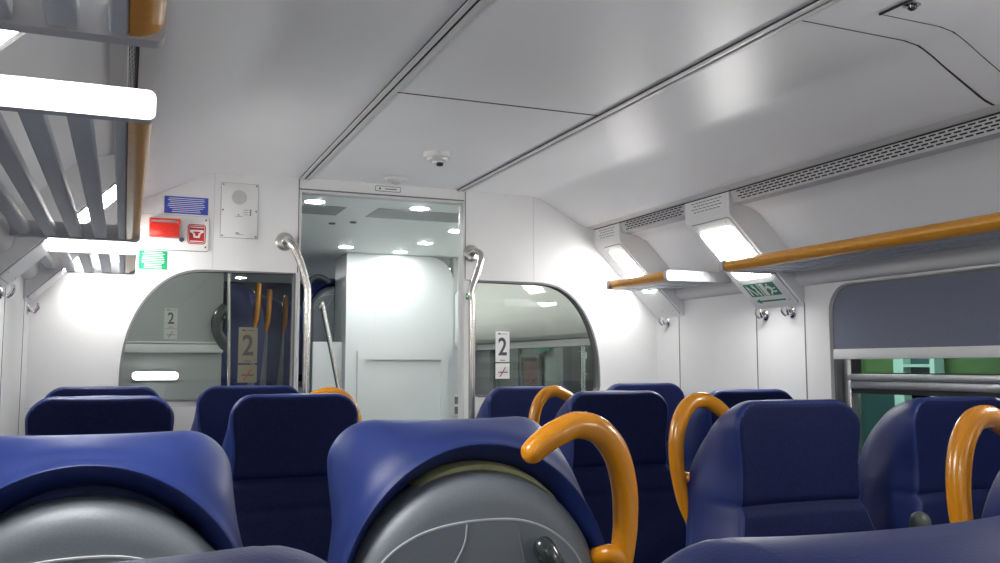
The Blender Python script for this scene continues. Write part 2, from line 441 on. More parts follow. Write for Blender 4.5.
# pillar lamps: frame, diffuser, screws
S0 = Vector((2.078, .560)); SD = (Vector((2.404, .240)) - S0).normalized(); SN = Vector((SD.y, -SD.x)); SN = SN if SN.x < 0 else -SN
def sl(side, s, y, h=0.0):
    p = S0 + SD * s + SN * h; return Vector((sx(p.x, side), y, p.y))
def slab(m, side, outline, h0, h1, holes=()):
    """outline in (y, s) on the sloping pillar face, raised from h0 to h1"""
    def put(L, h): return [m.bm.verts.new(sl(side, s, y, h)) for y, s in L]
    loops = [outline] + list(holes)
    for h in (h0, h1):
        es = []
        for L in loops:
            vs = put(L, h); es += [m.bm.edges.new((vs[i], vs[(i + 1) % len(vs)])) for i in range(len(vs))]
        bmesh.ops.triangle_fill(m.bm, use_beauty=True, edges=es)
    for L in loops:
        n = len(L); a = put(L, h0); b = put(L, h1)
        for i in range(n): m.bm.faces.new((a[i], b[i], b[(i + 1) % n], a[(i + 1) % n]))
    bmesh.ops.remove_doubles(m.bm, verts=m.bm.verts, dist=1e-5)
    return m
def pillar_lamp(side, a, b, label, group=None):
    p = sl(side, .2, (a + b) / 2)
    e = empty('pillar_lamp', label, 'lamp', p)
    ya, yb = (a + .035, b - .045) if b - a > .26 else (a + .030, b - .095)
    obj('frame', slab(MB(), side, rrect(ya - .018, .006, yb + .018, .450, .012), .0002, .004, [rrect(ya, .045, yb, .300, .022)]), 'wall', e)
    obj('diffuser', slab(MB(), side, rrect(ya + .0005, .0455, yb - .0005, .2995, .022), .0003, .0075), 'lamp', e)
    s = MB()
    for yy in (ya + .012, yb - .012):
        for ss in (.020, .425):
            c = sl(side, ss, yy, .0045); s.lathe([(.0045, -.0005), (.0045, .0008), (.001, .0012)], c, 'x', 10)
    obj_each('screw', s, 'alu', e)
    g = MB(); slab(g, side, rrect(ya - .020, .004, yb + .020, .452, .013), .0001, .0012); obj('gasket', g, 'gasket', e)
    return e
lab = {('r', 0): 'lit lamp on the sloping pillar at the right end of the bulkhead', ('r', 1): 'lit lamp on the right pillar above the green exit sign',
       ('r', 2): 'lit lamp on a right pillar just outside the frame beside the camera', ('l', 0): 'lit lamp on the sloping pillar at the left end of the bulkhead',
       ('l', 1): 'lit lamp seen through the slats between the middle and far left racks', ('l', 2): 'lit lamp between the two nearest left racks, top left'}
for side in 'rl':
    for i, (a, b) in enumerate(PIL):
        if (side, i) in lab: pillar_lamp(side, a, b, lab[(side, i)])
        else: pillar_lamp(side, a, b, 'lit lamp on the %s pillar behind the camera, %s' % ('right' if side == 'r' else 'left', 'first' if i == 3 else 'second'))

# emergency exit sign on the right pillar
es_ = empty('exit_sign', 'green running-man emergency exit sign with arrow on the right pillar', 'sign', sl('r', .39, 2.94))
obj('backing', slab(MB(), 'r', rrect(2.850, .322, 3.056, .446, .004), .0042, .0052), 'label_white', es_)
g = MB()
slab(g, 'r', [(3.046, .330), (2.968, .330), (2.968, .398), (3.046, .398)], .0052, .0058)
slab(g, 'r', [(2.960, .330), (2.862, .330), (2.862, .398), (2.960, .398)], .0052, .0058)
# arrow pointing towards the bulkhead (left in the photo)
slab(g, 'r', [(2.866, .420), (3.016, .420), (3.016, .411), (3.046, .424), (3.016, .437), (3.016, .428), (2.866, .428)], .0052, .0058)
obj('green_field', g, 'exit_green', es_)
g = MB(); g2 = MB()
def S(pts, w=None): slab(g2 if w else g, 'r', pts, .0058, .0064)
S([(2.953, .333), (2.930, .333), (2.930, .396), (2.953, .396)], 1)                                   # open door
S([(2.912, .337), (2.904, .337), (2.904, .345), (2.912, .345)], 1)                                   # head
S([(2.922, .348), (2.900, .348), (2.892, .372), (2.902, .374), (2.912, .358), (2.924, .356)], 1)     # torso
S([(2.900, .352), (2.884, .361), (2.872, .357), (2.872, .362), (2.885, .367), (2.900, .358)], 1)     # arm
S([(2.924, .352), (2.930, .364), (2.925, .366), (2.918, .356)], 1)
S([(2.902, .370), (2.888, .376), (2.876, .374), (2.874, .380), (2.890, .384), (2.903, .377)], 1)     # leg
S([(2.900, .370), (2.912, .378), (2.920, .392), (2.913, .395), (2.905, .384), (2.893, .376)], 1)
S([(3.036, .338), (3.031, .336), (2.996, .388), (3.004, .392)])                                   # door-swing pictogram of the first square
S([(3.036, .345), (3.028, .345), (3.028, .392), (3.036, .392)])
S([(3.000, .335), (2.988, .335), (2.980, .360), (2.986, .362), (3.000, .350)])
S([(2.992, .362), (2.982, .364), (2.976, .392), (2.984, .394), (2.992, .376)])
obj('door_symbol', g, 'label_white', es_); obj('running_figure', g2, 'label_white', es_)

# coat hooks
def hook(x, y, z, s, label, group):
    e = empty('coat_hook', label, 'hook', (x, y, z), 0, group)
    m = MB().lathe([(.0, 0), (.022, 0), (.023, -s * -.004), (.018, s * .008), (.0, s * .009)] if False else [(.021, 0), (.022, s * .004), (.016, s * .009), (.001, s * .010)], (x, y, z), 'x', 20)
    obj('rose', m, 'chrome', e)
    m = MB()
    for dy in (-.012, .012):
        m.tube([(x + s * .005, y + dy * .5, z + .0), (x + s * .022, y + dy, z - .012), (x + s * .036, y + dy * 1.3, z + .004), (x + s * .036, y + dy * 1.4, z + .022)], .0045, 8, True, 5)
    obj_each('prong', m, 'chrome', e)
hook(XR - .001, 3.030, .205, -1, 'double metal coat hook under the exit sign, nearer the bulkhead', 'coat hooks')
hook(XR - .001, 2.870, .208, -1, 'double metal coat hook under the exit sign, nearer the window', 'coat hooks')
hook(XR - .001, 3.757, .208, -1, 'double metal coat hook below the far right pillar lamp', 'coat hooks')
hook(XL + .001, 3.757, .208, 1, 'double metal coat hook at the left end of the bulkhead', 'coat hooks')
hook(XL + .001, 2.93, .208, 1, 'double metal coat hook below the middle left pillar', 'coat hooks')

# ---------------------------------------------------------------- ceiling fittings
# long rails with a dark groove
for x0 in (.685, 1.391):
    m = MB().box(x0 - .020, x0 - .0045, YE, YB - .001, .7865, .7958, .002); m.box(x0 + .0045, x0 + .020, YE, YB - .001, .7865, .7958, .002)
    struct('trim_%d' % tn, m, 'trim'); tn += 1
    m = MB().box(x0 - .004, x0 + .004, YE, YB - .001, .7905, .7958)
    m.box(x0 + .0195, x0 + .0207, YE, YB - .001, .7905, .7958); m.box(x0 - .0207, x0 - .0195, YE, YB - .001, .7905, .7958)
    struct('trim_%d' % tn, m, 'gap'); tn += 1
m = MB()
for y in (2.525, .70): m.box(.707, 1.370, y - .0022, y + .0022, .7935, .7953)
# hatch in the right haunch
def on_prof(a):
    for (a0, b0), (a1, b1) in zip(half, half[1:]):
        if a0 <= a <= a1: return b0 + (b1 - b0) * (a - a0) / (a1 - a0)
    return half[-1][1]
def haunch_line(m, y0, y1, a0, a1, w0, w1, n=24):
    rows = []
    for k in range(n + 1):
        f = k / n; a = a0 + (a1 - a0) * f; z = on_prof(a) - .0012; y = y0 + (y1 - y0) * f; wd = w0 + (w1 - w0) * max(0, (f - .5) * 2)
        rows.append([Vector((XC + a, y - wd, z)), Vector((XC + a, y + wd, z)), Vector((XC + a, y + wd, z + .003)), Vector((XC + a, y - wd, z + .003)), Vector((XC + a, y - wd, z))])
    m.grid(rows)
haunch_line(m, 1.632, 1.632, .385, .99, .0010, .0042)
haunch_line(m, 1.530, 1.530, .515, 1.00, .0007, .0012)
m.box(XC + .513, XC + .5155, 1.40, 1.527, .787, .7925)
struct('trim_%d' % tn, m, 'gap'); tn += 1
# smoke detector, sensor, camera dome
e = empty('smoke_detector', 'round white smoke detector on the ceiling in front of the door', 'smoke detector', (1.058, 3.205, .793))
obj('base', MB().lathe([(.050, 0), (.051, -.018), (.047, -.022), (.046, -.022)], (1.058, 3.205, .794)), 'white', e)
obj('sensor_head', MB().lathe([(.040, -.022), (.036, -.030), (.018, -.033), (.016, -.042), (.002, -.046)], (1.058, 3.205, .794)), 'white', e)
obj('lens', MB().lathe([(.014, -.040), (.012, -.050), (.001, -.053)], (1.066, 3.195, .794), seg=16), 'gap', e)
e = empty('ceiling_sensor', 'low cream ceiling sensor dome just above the door header', 'sensor', (1.043, 3.709, .793))
obj('base', MB().lathe([(.048, 0), (.048, -.008), (.040, -.014), (.039, -.014)], (1.043, 3.709, .794)), 'foam' if False else 'white', e)
obj('dome', MB().lathe([(.026, -.012), (.022, -.022), (.010, -.028), (.001, -.029)], (1.043, 3.709, .794)), 'armrest' if False else 'trim', e)
e = empty('security_camera', 'small black security camera dome on the ceiling, top right', 'camera', (1.576, 1.458, .789))
obj('ring', MB().lathe([(.018, 0), (.019, -.003), (.013, -.005), (.0125, -.004)], (1.576, 1.458, .7915)), 'chrome', e)
obj('dome', MB().lathe([(.012, -.003), (.010, -.010), (.005, -.014), (.0005, -.015)], (1.576, 1.458, .7915)), 'latch', e)
# header plate above the door
e = empty('header_plate', 'small framed grey sign on the header above the door', 'sign', (1.049, YB, .775))
obj('plate', MB().prism(rrect(.993, .764, 1.105, .784, .005), YB - .003, YB), 'label_white', e)
m = MB().prism(rrect(.991, .762, 1.107, .786, .006), YB - .0025, YB - .0002, holes=[rrect(.994, .765, 1.104, .783, .004)]); obj('border', m, 'ink', e)
m = MB().lathe([(.005, -.0005), (.005, -.001)], (1.012, YB - .003, .774), 'y', 12); m.box(1.035, 1.088, YB - .0038, YB - .003, .7715, .776); obj('print', m, 'gasket', e)

# ---------------------------------------------------------------- bulkhead fittings
def lines(m, x0, x1, z1, z0, rows, y, h, jit=.3):
    for k in range(rows):
        z = z1 - (z1 - z0) * (k + .5) / rows; c = (x0 + x1) / 2; hw = (x1 - x0) / 2 * (1 - jit * random.random())
        m.box(c - hw, c + hw, y - .0004, y, z - h / 2, z + h / 2)
y0 = YB
e = empty('information_sticker', 'blue sticker with white text lines above the red alarm handle', 'sticker', (.213, YB, .645))
obj('film', MB().box(.129, .297, YB - .001, YB, .610, .680), 'blue_sign', e)
m = MB(); lines(m, .140, .286, .676, .614, 8, YB - .001, .0024); obj('print', m, 'label_white', e)
e = empty('information_sticker', 'green sticker with white text lines below the red alarm handle', 'sticker', (.094, YB, .42))
obj('film', MB().box(.041, .147, YB - .001, YB, .381, .456), 'green_sign', e)
m = MB(); lines(m, .050, .138, .453, .384, 10, YB - .001, .0026); obj('print', m, 'label_white', e)
# emergency brake
e = empty('emergency_brake', 'white emergency brake panel with red handle box beside the left rack', 'emergency brake', (.17, YB, .53))
obj('panel', MB().prism(rrect(.010, .462, .302, .602, .010), YB - .006, YB), 'white', e)
obj('gasket', MB().prism(rrect(.0085, .4595, .3035, .6035, .011), YB - .0015, YB), 'gasket', e)
m = MB()
for x in (.024, .290):
    for z in (.478, .588): m.lathe([(.004, -.0062), (.0035, -.008)], (x, YB, z), 'y', 10)
obj_each('screw', m, 'gasket', e)
h = obj('red_box', MB().box(.074, .188, YB - .045, YB - .006, .508, .566, .006).box(.074, .082, YB - .052, YB - .006, .560, .582, .002).box(.180, .188, YB - .052, YB - .006, .560, .582, .002), 'red', e)
obj('handle', MB().tube([(.078, YB - .050, .577), (.184, YB - .050, .577)], .0035, 8, True, 1), 'red_dark', h)
obj('pointer', MB().box(.108, .128, YB - .048, YB - .043, .532, .536, rot=Matrix.Rotation(R(30), 3, 'Y')).box(.125, .150, YB - .048, YB - .043, .530, .534, rot=Matrix.Rotation(R(-28), 3, 'Y')), 'red_dark', h)
obj('keyhole', MB().lathe([(.0095, -.006), (.0095, -.010), (.004, -.0102), (.0035, -.007)], (.198, YB, .504), 'y', 16), 'ink', e)
st = obj('warning_label', MB().prism(rrect(.220, .489, .290, .570, .012), YB - .0068, YB - .006), 'red_dark', e)
m = MB()
m.prism(rrect(.224, .493, .286, .566, .009), YB - .0074, YB - .0066, holes=[rrect(.2255, .4945, .2845, .5645, .008)])
m.box(.230, .280, YB - .0074, YB - .0066, .556, .5595); m.box(.230, .280, YB - .0074, YB - .0066, .499, .5025)
m.prism([(.229, .547), (.281, .547), (.281, .537), (.271, .533), (.266, .515), (.244, .515), (.239, .533), (.229, .537)], YB - .0074, YB - .0066)
obj('pictogram', m, 'label_white', st)
m = MB(); m.prism([(.242, .540), (.268, .540), (.268, .534), (.262, .534), (.260, .522), (.250, .522), (.248, .534), (.242, .534)], YB - .0080, YB - .0073)
obj('hand_grip', m, 'red', st)
# loudspeaker / intercom panel
e = empty('intercom_panel', 'white screwed loudspeaker panel with round grille left of the door', 'intercom', (.42, YB, .64))
obj('panel', MB().box(.347, .494, YB - .005, YB, .524, .750, .001), 'white', e)
m = MB(); m.box(.3455, .4955, YB - .0012, YB, .5225, .7515); obj('gasket', m, 'gasket', e)
obj('speaker_grille', MB().lathe([(.030, -.005), (.030, -.0056)], (.418, YB, .692), 'y', 28), mat('perforated_grille', (.50, .50, .50), .6, noise=.25, scale=900), e)
m = MB()
for x in (.354, .487):
    for z in (.743, .637, .531): m.lathe([(.0038, -.005), (.0032, -.007)], (x, YB, z), 'y', 10)
obj_each('screw', m, 'gasket', e)
m = MB()
for k in range(3):
    m.lathe([(.0035, -.005), (.0035, -.0058)], (.464, YB, .640 - k * .0095), 'y', 10); m.box(.436, .454, YB - .0056, YB - .005, .6395 - k * .0095, .6408 - k * .0095)
m.box(.403, .432, YB - .0056, YB - .005, .612, .6135); m.box(.414, .420, YB - .0056, YB - .005, .617, .621)
m.box(.410, .438, YB - .0056, YB - .005, .537, .5385); m.box(.406, .420, YB - .0056, YB - .005, .541, .545)
obj('print', m, 'ink', e)

# "2" class stickers
def class_sticker(x0, x1, z1, z0, y, label, tint='label_white', group=None):
    e = empty('class_sticker', label, 'sticker', ((x0 + x1) / 2, y, (z0 + z1) / 2))
    Hh = z1 - z0; zs = z0 + Hh * .33
    obj_each('film', MB().box(x0, x1, y - .0015, y, zs + Hh * .02, z1).box(x0, x1, y - .0015, y, z0, zs - Hh * .01), tint, e)
    text_mesh('', '2', Hh * .52, .0003, 'ink', e, face_front((x0 + x1) / 2, y - .0018, z1 - Hh * .345), 'numeral', sx=.80, bold=Hh * .010)
    m = MB(); W = x1 - x0; c = (x0 + x1) / 2
    m.box(x0 + W * .18, x0 + W * .36, y - .0022, y - .0012, z1 - Hh * .07, z1 - Hh * .04); m.box(x0 + W * .4, x1 - W * .15, y - .0022, y - .0012, z1 - Hh * .062, z1 - Hh * .052)
    m.box(c - W * .18, c + W * .18, y - .0022, y - .0012, zs + Hh * .05, zs + Hh * .065)
    m.box(x0 + W * .2, x1 - W * .15, y - .0022, y - .0012, z0 + Hh * .125, z0 + Hh * .145)
    obj('print', m, 'ink', e)
    m = MB(); L = Hh * .12
    m.box(c - L, c + L, y - .0030, y - .0022, z0 + Hh * .13, z0 + Hh * .150, rot=Matrix.Rotation(R(-58), 3, 'Y')); obj('red_slash', m, 'red_dark', e)
    return e
class_sticker(1.567, 1.636, .158, -.058, YB + .019, 'white number 2 class sticker on the right bulkhead window')
class_sticker(.432, .508, .158, -.068, YB + .019, 'yellowish number 2 class sticker near the door side of the left bulkhead window', mat('aged_sticker_film', (.20, .19, .13), .5))

# grab rails either side of the door
def grab_rail(xd, xv, zd, label, s):
    e = empty('grab_rail', label, 'grab rail', (xd, YB, zd))
    m = MB().lathe([(.038, -.0005), (.039, -.006), (.034, -.012), (.024, -.015)], (xd, YB, zd), 'y', 26); obj('rose', m, 'steel', e)
    k = xd + (xv - xd) * .45
    obj('rail', MB().tube([(xd, YB - .010, zd), (xd + s * .004, YB - .055, zd + .004), (xd + s * .016, YB - .085, zd - .02), (k + s * .012, YB - .090, zd - .09),
        (xv - s * .005, YB - .090, zd - .185), (xv, YB - .090, zd - .24), (xv, YB - .090, zd - .45), (xv, YB - .090, -.9), (xv, YB - .088, -.98), (xv, YB - .05, -1.02), (xv, YB - .010, -1.02)], .0150, 16, True, 8), 'steel', e)
    obj('rose', MB().lathe([(.038, -.0005), (.039, -.006), (.034, -.012), (.024, -.015)], (xv, YB, -1.02), 'y', 26), 'steel', e)
grab_rail(.606, .690, .518, 'bent stainless steel grab rail left of the door', 1)
grab_rail(1.440, 1.412, .507, 'bent stainless steel grab rail right of the door', 1)

# ---------------------------------------------------------------- luggage racks
def rack(side, a, b, label, full=True):
    s = 1 if side == 'r' else -1
    e = empty('luggage_rack', label, 'luggage rack', (sx(2.047, side), (a + b) / 2, .352), 0, 'luggage racks')
    zc = .3625 if side == 'l' else .3710
    # front rail: rounded outer half in yellow, inner grey half
    n = 10; yel = [(2.080 - .033 * math.cos(R(-90 + 180 * k / n)), zc + (.0195 if side == 'l' else .0235) * math.sin(R(-90 + 180 * k / n))) for k in range(n + 1)]
    obj('front_rail', MB().prism(pl(yel, side), a + .022, b - .022), 'wood', e)
    obj('inner_rail', MB().prism(pl(rrect(2.0805, zc - .0185, 2.100, zc + .0185, .004), side), a + .022, b - .022), 'rack', e)
    for (u, v) in ((a, a + .024), (b - .024, b)):
        o = rrect(2.0445, zc - .0215, 2.405, zc + .021, .02, rs=(.004, .011, .011, .004))
        m = MB().prism(pl(o, side), u, v)
        obj('end_bracket', m, 'rackend', e)
    for k in range(5):
        x0 = 2.128 + .061 * k
        m = MB().prism(pl(rrect(x0, zc - .018, x0 + .032, zc + .004, .004), side), a + .022, b - .022); obj('slat', m, 'rack', e)
    return e
rack('r', 3.19, 3.70, 'short far right luggage rack next to the bulkhead with yellow rail')
rack('r', 1.34, 2.835, 'long near right luggage rack with yellow rail above the window')
rack('l', 3.02, 3.70, 'short far left luggage rack next to the bulkhead')
rack('l', 1.34, 2.71, 'slatted left luggage rack with glowing white end, second from camera')
rack('l', -.47, 1.03, 'nearest left luggage rack overhead at the top left corner')

# ---------------------------------------------------------------- seats
ZT, ZB = -.085, -.86
def ipl(t, tab):
    for (t0, v0), (t1, v1) in zip(tab, tab[1:]):
        if t0 >= t >= t1:
            f = (t0 - t) / (t0 - t1); f = f * f * (3 - 2 * f); return v0 + (v1 - v0) * f
    return tab[-1][1] if t < tab[-1][0] else tab[0][1]
WT_ = [(-.085, .190), (-.15, .194), (-.26, .185), (-.33, .189), (-.46, .216), (-.62, .232), (-.90, .232)]
WR_ = [(-.36, .218), (-.50, .230), (-.62, .238), (-.90, .238)]
ZC = -.36
def seat_back_mesh():
    """front face as a grid; from its rim the hood is lofted back to a ridge and tucked in behind the shell"""
    rc = .066; NU, NV = 56, 84; m = MB(); bm = m.bm
    def lean(z): return .16 * max(0, -.34 - z)
    def half_w(z):
        wv = ipl(z, WT_); d = ZT - z
        if d < rc: wv -= rc - math.sqrt(max(0, rc * rc - (rc - d) ** 2))
        return wv
    def dist(x, z):
        wv = ipl(z, WT_); ax = abs(x)
        if z > ZT - rc and ax > wv - rc: return max(0, rc - math.hypot(ax - (wv - rc), z - (ZT - rc)))
        return max(0, min(wv - ax, ZT - z))
    def yf(x, z):
        d = dist(x, z); y = .060 + .022 * (abs(x) / .19) ** 3
        for zs, dp, wd in ((-.343, .010, .009), (-.430, .006, .008)): y -= dp * math.exp(-((z - zs) / wd) ** 2)
        if z < -.343: y += .008
        R_ = .018
        if d < R_: y -= R_ - math.sqrt(max(0, R_ * R_ - (R_ - d) ** 2))
        return y + lean(z)
    zs = [ZT - (ZT - ZB) * ((k / NV) ** 1.9 * .75 + (k / NV) * .25) for k in range(NV + 1)]
    us = [.45 * math.sin(PI / 2 * (-1 + 2 * j / NU)) + .55 * (-1 + 2 * j / NU) for j in range(NU + 1)]
    V = []
    for z in zs:
        h = half_w(z); r = []
        for u in us:
            x = u * h; dip = -.0025 * (1 - min(1, abs(x) / .13) ** 2) * max(0, 1 - (ZT - z) / .12)
            r.append(bm.verts.new((x, yf(x, z), z + dip)))
        V.append(r)
    for i in range(NV):
        for j in range(NU):
            f = bm.faces.new((V[i][j], V[i + 1][j], V[i + 1][j + 1], V[i][j + 1])); c = f.calc_center_median(); f.material_index = 1 if dist(c.x, c.z) > .009 else 0
    rim = [V[i][0] for i in range(NV, 0, -1)] + V[0] + [V[i][NU] for i in range(1, NV + 1)]
    base = [v.co.copy() for v in rim]; n = len(rim)
    def ridge(p):
        if p.z > ZC:
            a = math.atan2(p.z - ZC, p.x); return Vector((.218 * math.cos(a), 0, ZC + .247 * math.sin(a)))
        return Vector((math.copysign(ipl(p.z, WR_), p.x), 0, p.z))
    rr = [ridge(p) for p in base]
    up = [k for k in range(n) if base[k].z > ZC]; k0, k1 = up[0] - 1, up[-1] + 1
    cum = [0.0]
    for k in range(k0 + 1, k1 + 1): cum.append(cum[-1] + math.hypot(base[k].x - base[k - 1].x, base[k].z - base[k - 1].z))
    for k in range(k0, k1 + 1):
        a = PI * (1 - cum[k - k0] / cum[-1]); rr[k] = Vector((.218 * math.cos(a), 0, ZC + .247 * math.sin(a)))
    def inner(p, sc_):
        return Vector((p.x * sc_, 0, ZC + (p.z - ZC) * sc_)) if p.z > ZC else Vector((p.x * sc_, 0, p.z))
    prev = rim
    keys = []
    for k in range(n):
        b, r = base[k], rr[k]; L = lean(b.z) * .6; fl = Vector((b.x, 0, b.z))
        out = (fl - Vector((0, 0, ZC))).normalized() * .004 if b.z > ZC else Vector((math.copysign(.004, b.x), 0, 0))
        def at(t, y, o=1): 
            v = fl.lerp(r, t) + out * o; v.y = y; return v
        u1, u2, u3, u4 = inner(r, .982), inner(r, .93), inner(r, .875), inner(r, .855)
        u1.y, u2.y, u3.y, u4.y = -.112 + L, -.092 + L, -.060 + L, -.030 + L
        keys.append([b, at(.10, b.y - .022), at(.36, b.y * .3 - .022, 2.6), at(.70, -.066 + L, 2.2), at(.90, -.096 + L, .5), Vector((r.x, -.110 + L, r.z)), u1, u2, u3, u4])
    paths = [smooth(kk, 4) for kk in keys]; m_ = len(paths[0])
    for s_ in range(1, m_):
        cur = [bm.verts.new(paths[k][s_]) for k in range(n)]
        for k in range(n - 1): bm.faces.new((prev[k], prev[k + 1], cur[k + 1], cur[k]))
        prev = cur
    for sc_ in (.7, .4, .02):
        cur = [bm.verts.new(Vector((p.co.x * sc_ / .855 if sc_ < .8 else p.co.x, -.03 + lean(p.co.z) * .6, p.co.z))) for p in prev] if sc_ == .7 else [bm.verts.new(Vector((p.co.x * (.55 if sc_ == .4 else .02), p.co.y, p.co.z))) for p in prev]
        for k in range(n - 1): bm.faces.new((prev[k], prev[k + 1], cur[k + 1], cur[k]))
        prev = cur
    me = m.mesh('backrest', ['leather', 'fabric_shaded']); me.set_sharp_from_angle(angle=R(70)); return me
def arch(rho, y, n=40, zb=-.98):
    P = [Vector((rho, y, zb)), Vector((rho, y, -.7)), Vector((rho, y, -.5))]
    for k in range(n + 1):
        a = PI * k / n; P.append(Vector((rho * math.cos(a), y, ZC + rho * math.sin(a))))
    return P + [Vector((-rho, y, -.5)), Vector((-rho, y, -.7)), Vector((-rho, y, zb))]
def shell_mesh():
    m = MB(); rings = [arch(.2000, -.040), arch(.2035, -.064)]
    for k in range(0, 9):
        a = R(90 * k / 8); rings.append(arch(.2035 - .042 * (1 - math.cos(a)), -.080 - .046 * math.sin(a)))
    for r in (.13, .08, .03, .0002): rings.append(arch(r, -.127 - (.14 - r) * .01))
    m.grid(rings)
    me = m.mesh('shell', 'shell'); return me
def line_tube(pts, r): return MB().tube([Vector((a, -.1285, b)) for a, b in pts], r, 6, True, 6)
tray_pts = [(-.175, -.345), (-.170, -.300), (-.148, -.266), (-.105, -.240), (-.050, -.227), (.015, -.224), (.065, -.230), (.110, -.250), (.145, -.282), (.160, -.318), (.162, -.36)]
PARTS = {}
def build_parts():
    P = PARTS
    P['backrest'] = seat_back_mesh(); P['shell'] = shell_mesh()
    m = MB(); o = [(a, b) for a, b in [tuple(v) for v in [(p[0], p[1]) for p in [(q.x, q.y) for q in smooth([(a, b, 0) for a, b in tray_pts], 4)]]]] + [(.158, -.60), (-.170, -.60)]
    m.prism(o, -.1255, -.1300); P['tray_table'] = m.mesh('tray_table', 'shell')
    m = line_tube(tray_pts, .0022)
    m.tube([Vector((-.030, -.1295, -.228)), Vector((-.034, -.1295, -.255)), Vector((-.050, -.1295, -.285)), Vector((-.078, -.1295, -.33))], .0018, 6, True, 6)
    P['tray_bead'] = m.mesh('tray_bead', 'shell_line')
    m = MB().tube([Vector((.050, -.1295, -.229)), Vector((.055, -.1295, -.26)), Vector((.068, -.1295, -.31)), Vector((.09, -.1295, -.36))], .0016, 6, True, 6)
    P['tray_joint'] = m.mesh('tray_joint', 'gasket')
    # latch: tapered raised thumb lever
    m = MB().tube([Vector((.082, -.132, -.262)), Vector((.086, -.145, -.268)), Vector((.095, -.152, -.285)), Vector((.112, -.150, -.310)), Vector((.135, -.140, -.335)), Vector((.150, -.130, -.350))], .016, 14, True, 6,
                  rads=lambda t: .0175 * (1 - (1 - min(1, t / .15)) ** 2 * .9) * (1 - .25 * t))
    P['tray_latch'] = m.mesh('tray_latch', 'latch')
    # foam strip between hood and shell (shows on the aisle seat)
    rows = []
    for y, dr in ((-.03, 1.0), (-.070, 1.0), (-.082, .7), (-.086, .2), (-.080, -.3)):
        rows.append([Vector(((.2025 + .013 * dr * max(0.0, math.sin(PI * k / 26)) ** .6) * math.cos(R(46 + 2.7 * k)), y, ZC + (.2025 + .013 * dr * max(0.0, math.sin(PI * k / 26)) ** .6) * math.sin(R(46 + 2.7 * k)))) for k in range(27)])
    P['foam_strip'] = MB().grid(rows).mesh('foam_strip', 'foam')
    # handles
    for nm, s in (('r', 1), ('l', -1)):
        pts = [(.066, -.148, -.126), (.082, -.149, -.113), (.106, -.148, -.100), (.142, -.140, -.090), (.182, -.136, -.099), (.215, -.130, -.134), (.232, -.126, -.185), (.235, -.124, -.238), (.230, -.122, -.290), (.220, -.118, -.345), (.207, -.110, -.395), (.194, -.098, -.43)]
        m = MB().tube([Vector((s * a, b, c)) for a, b, c in pts], .022, 18, True, 7,
                      ends=True, rads=lambda t: .0170 * (1 + .24 * math.sin(PI * min(1, t * 1.1 + .08))) * (1 - .5 * max(0, t - .82) / .18))
        m.tube([Vector((s * .228, -.124, -.305)), Vector((s * .216, -.128, -.292)), Vector((s * .206, -.125, -.288)), Vector((s * .192, -.105, -.296))], .015, 12, True, 4)
        P['handle_' + nm] = m.mesh('grab_handle', 'yellow')
    g = P['handle_l'].copy(); g.materials.clear(); g.materials.append(M['hood']); P['handle_grey_l'] = g
    P['cushion'] = MB().box(-.225, .225, .11, .56, -.92, -.80, .04, 4).mesh('seat_cushion', 'fabric_shaded')
    P['pan'] = MB().box(-.20, .20, .00, .50, -.97, -.915, .02, 3).mesh('seat_pan', 'shell')
    P['pedestal'] = MB().box(-.06, .06, .10, .34, -1.27, -.96, .015, 2).box(-.16, .16, .04, .42, -1.27, -1.25, .006, 2).mesh('pedestal', 'gasket')
    for nm, s in (('r', 1), ('l', -1)):
        P['arm_down_' + nm] = MB().tube([Vector((s * .262, .10, -.66)), Vector((s * .264, .2, -.645)), Vector((s * .264, .40, -.645)), Vector((s * .264, .46, -.66))], .022, 12, True, 5, ends=True, rads=lambda t: .022).mesh('armrest', 'armrest')
        P['arm_up_' + nm] = MB().tube([Vector((s * .282, .155, -.68)), Vector((s * .282, .17, -.55)), Vector((s * .282, .175, -.45)), Vector((s * .282, .172, -.385))], .024, 14, True, 6, ends=True, rads=lambda t: .025).mesh('armrest', 'armrest')
build_parts()
def put(name, me, parent):
    o = bpy.data.objects.new(name, me); col.objects.link(o); o.parent = parent; return o
GROUP = 'blue high-backed seats in the saloon'
def seat(x, y, away, label, handle=None, arm=None, dz=0.0, roll=0.0, pitch=0.0, foam=False, zrot=0.0, group=GROUP, z=-EYE):
    e = bpy.data.objects.new('train_seat', None); col.objects.link(e); tag(e, label, 'seat', group)
    e.location = (x, y, z + EYE + dz); e.rotation_euler = (pitch, roll, (0 if away else PI) + zrot)
    put('backrest', PARTS['backrest'], e); put('shell', PARTS['shell'], e)
    t = put('tray_table', PARTS['tray_table'], e); put('bead', PARTS['tray_bead'], t); put('joint', PARTS['tray_joint'], t); put('latch', PARTS['tray_latch'], t)
    put('seat_cushion', PARTS['cushion'], e); put('seat_pan', PARTS['pan'], e)
    p = put('pedestal', PARTS['pedestal'], e)
    if dz: p.location.z = -dz * 0
    if foam: put('foam_strip', PARTS['foam_strip'], e)
    if handle: put('grab_handle', PARTS['handle_' + handle], e)
    if arm: put('armrest', PARTS['arm_' + arm], e)
    return e
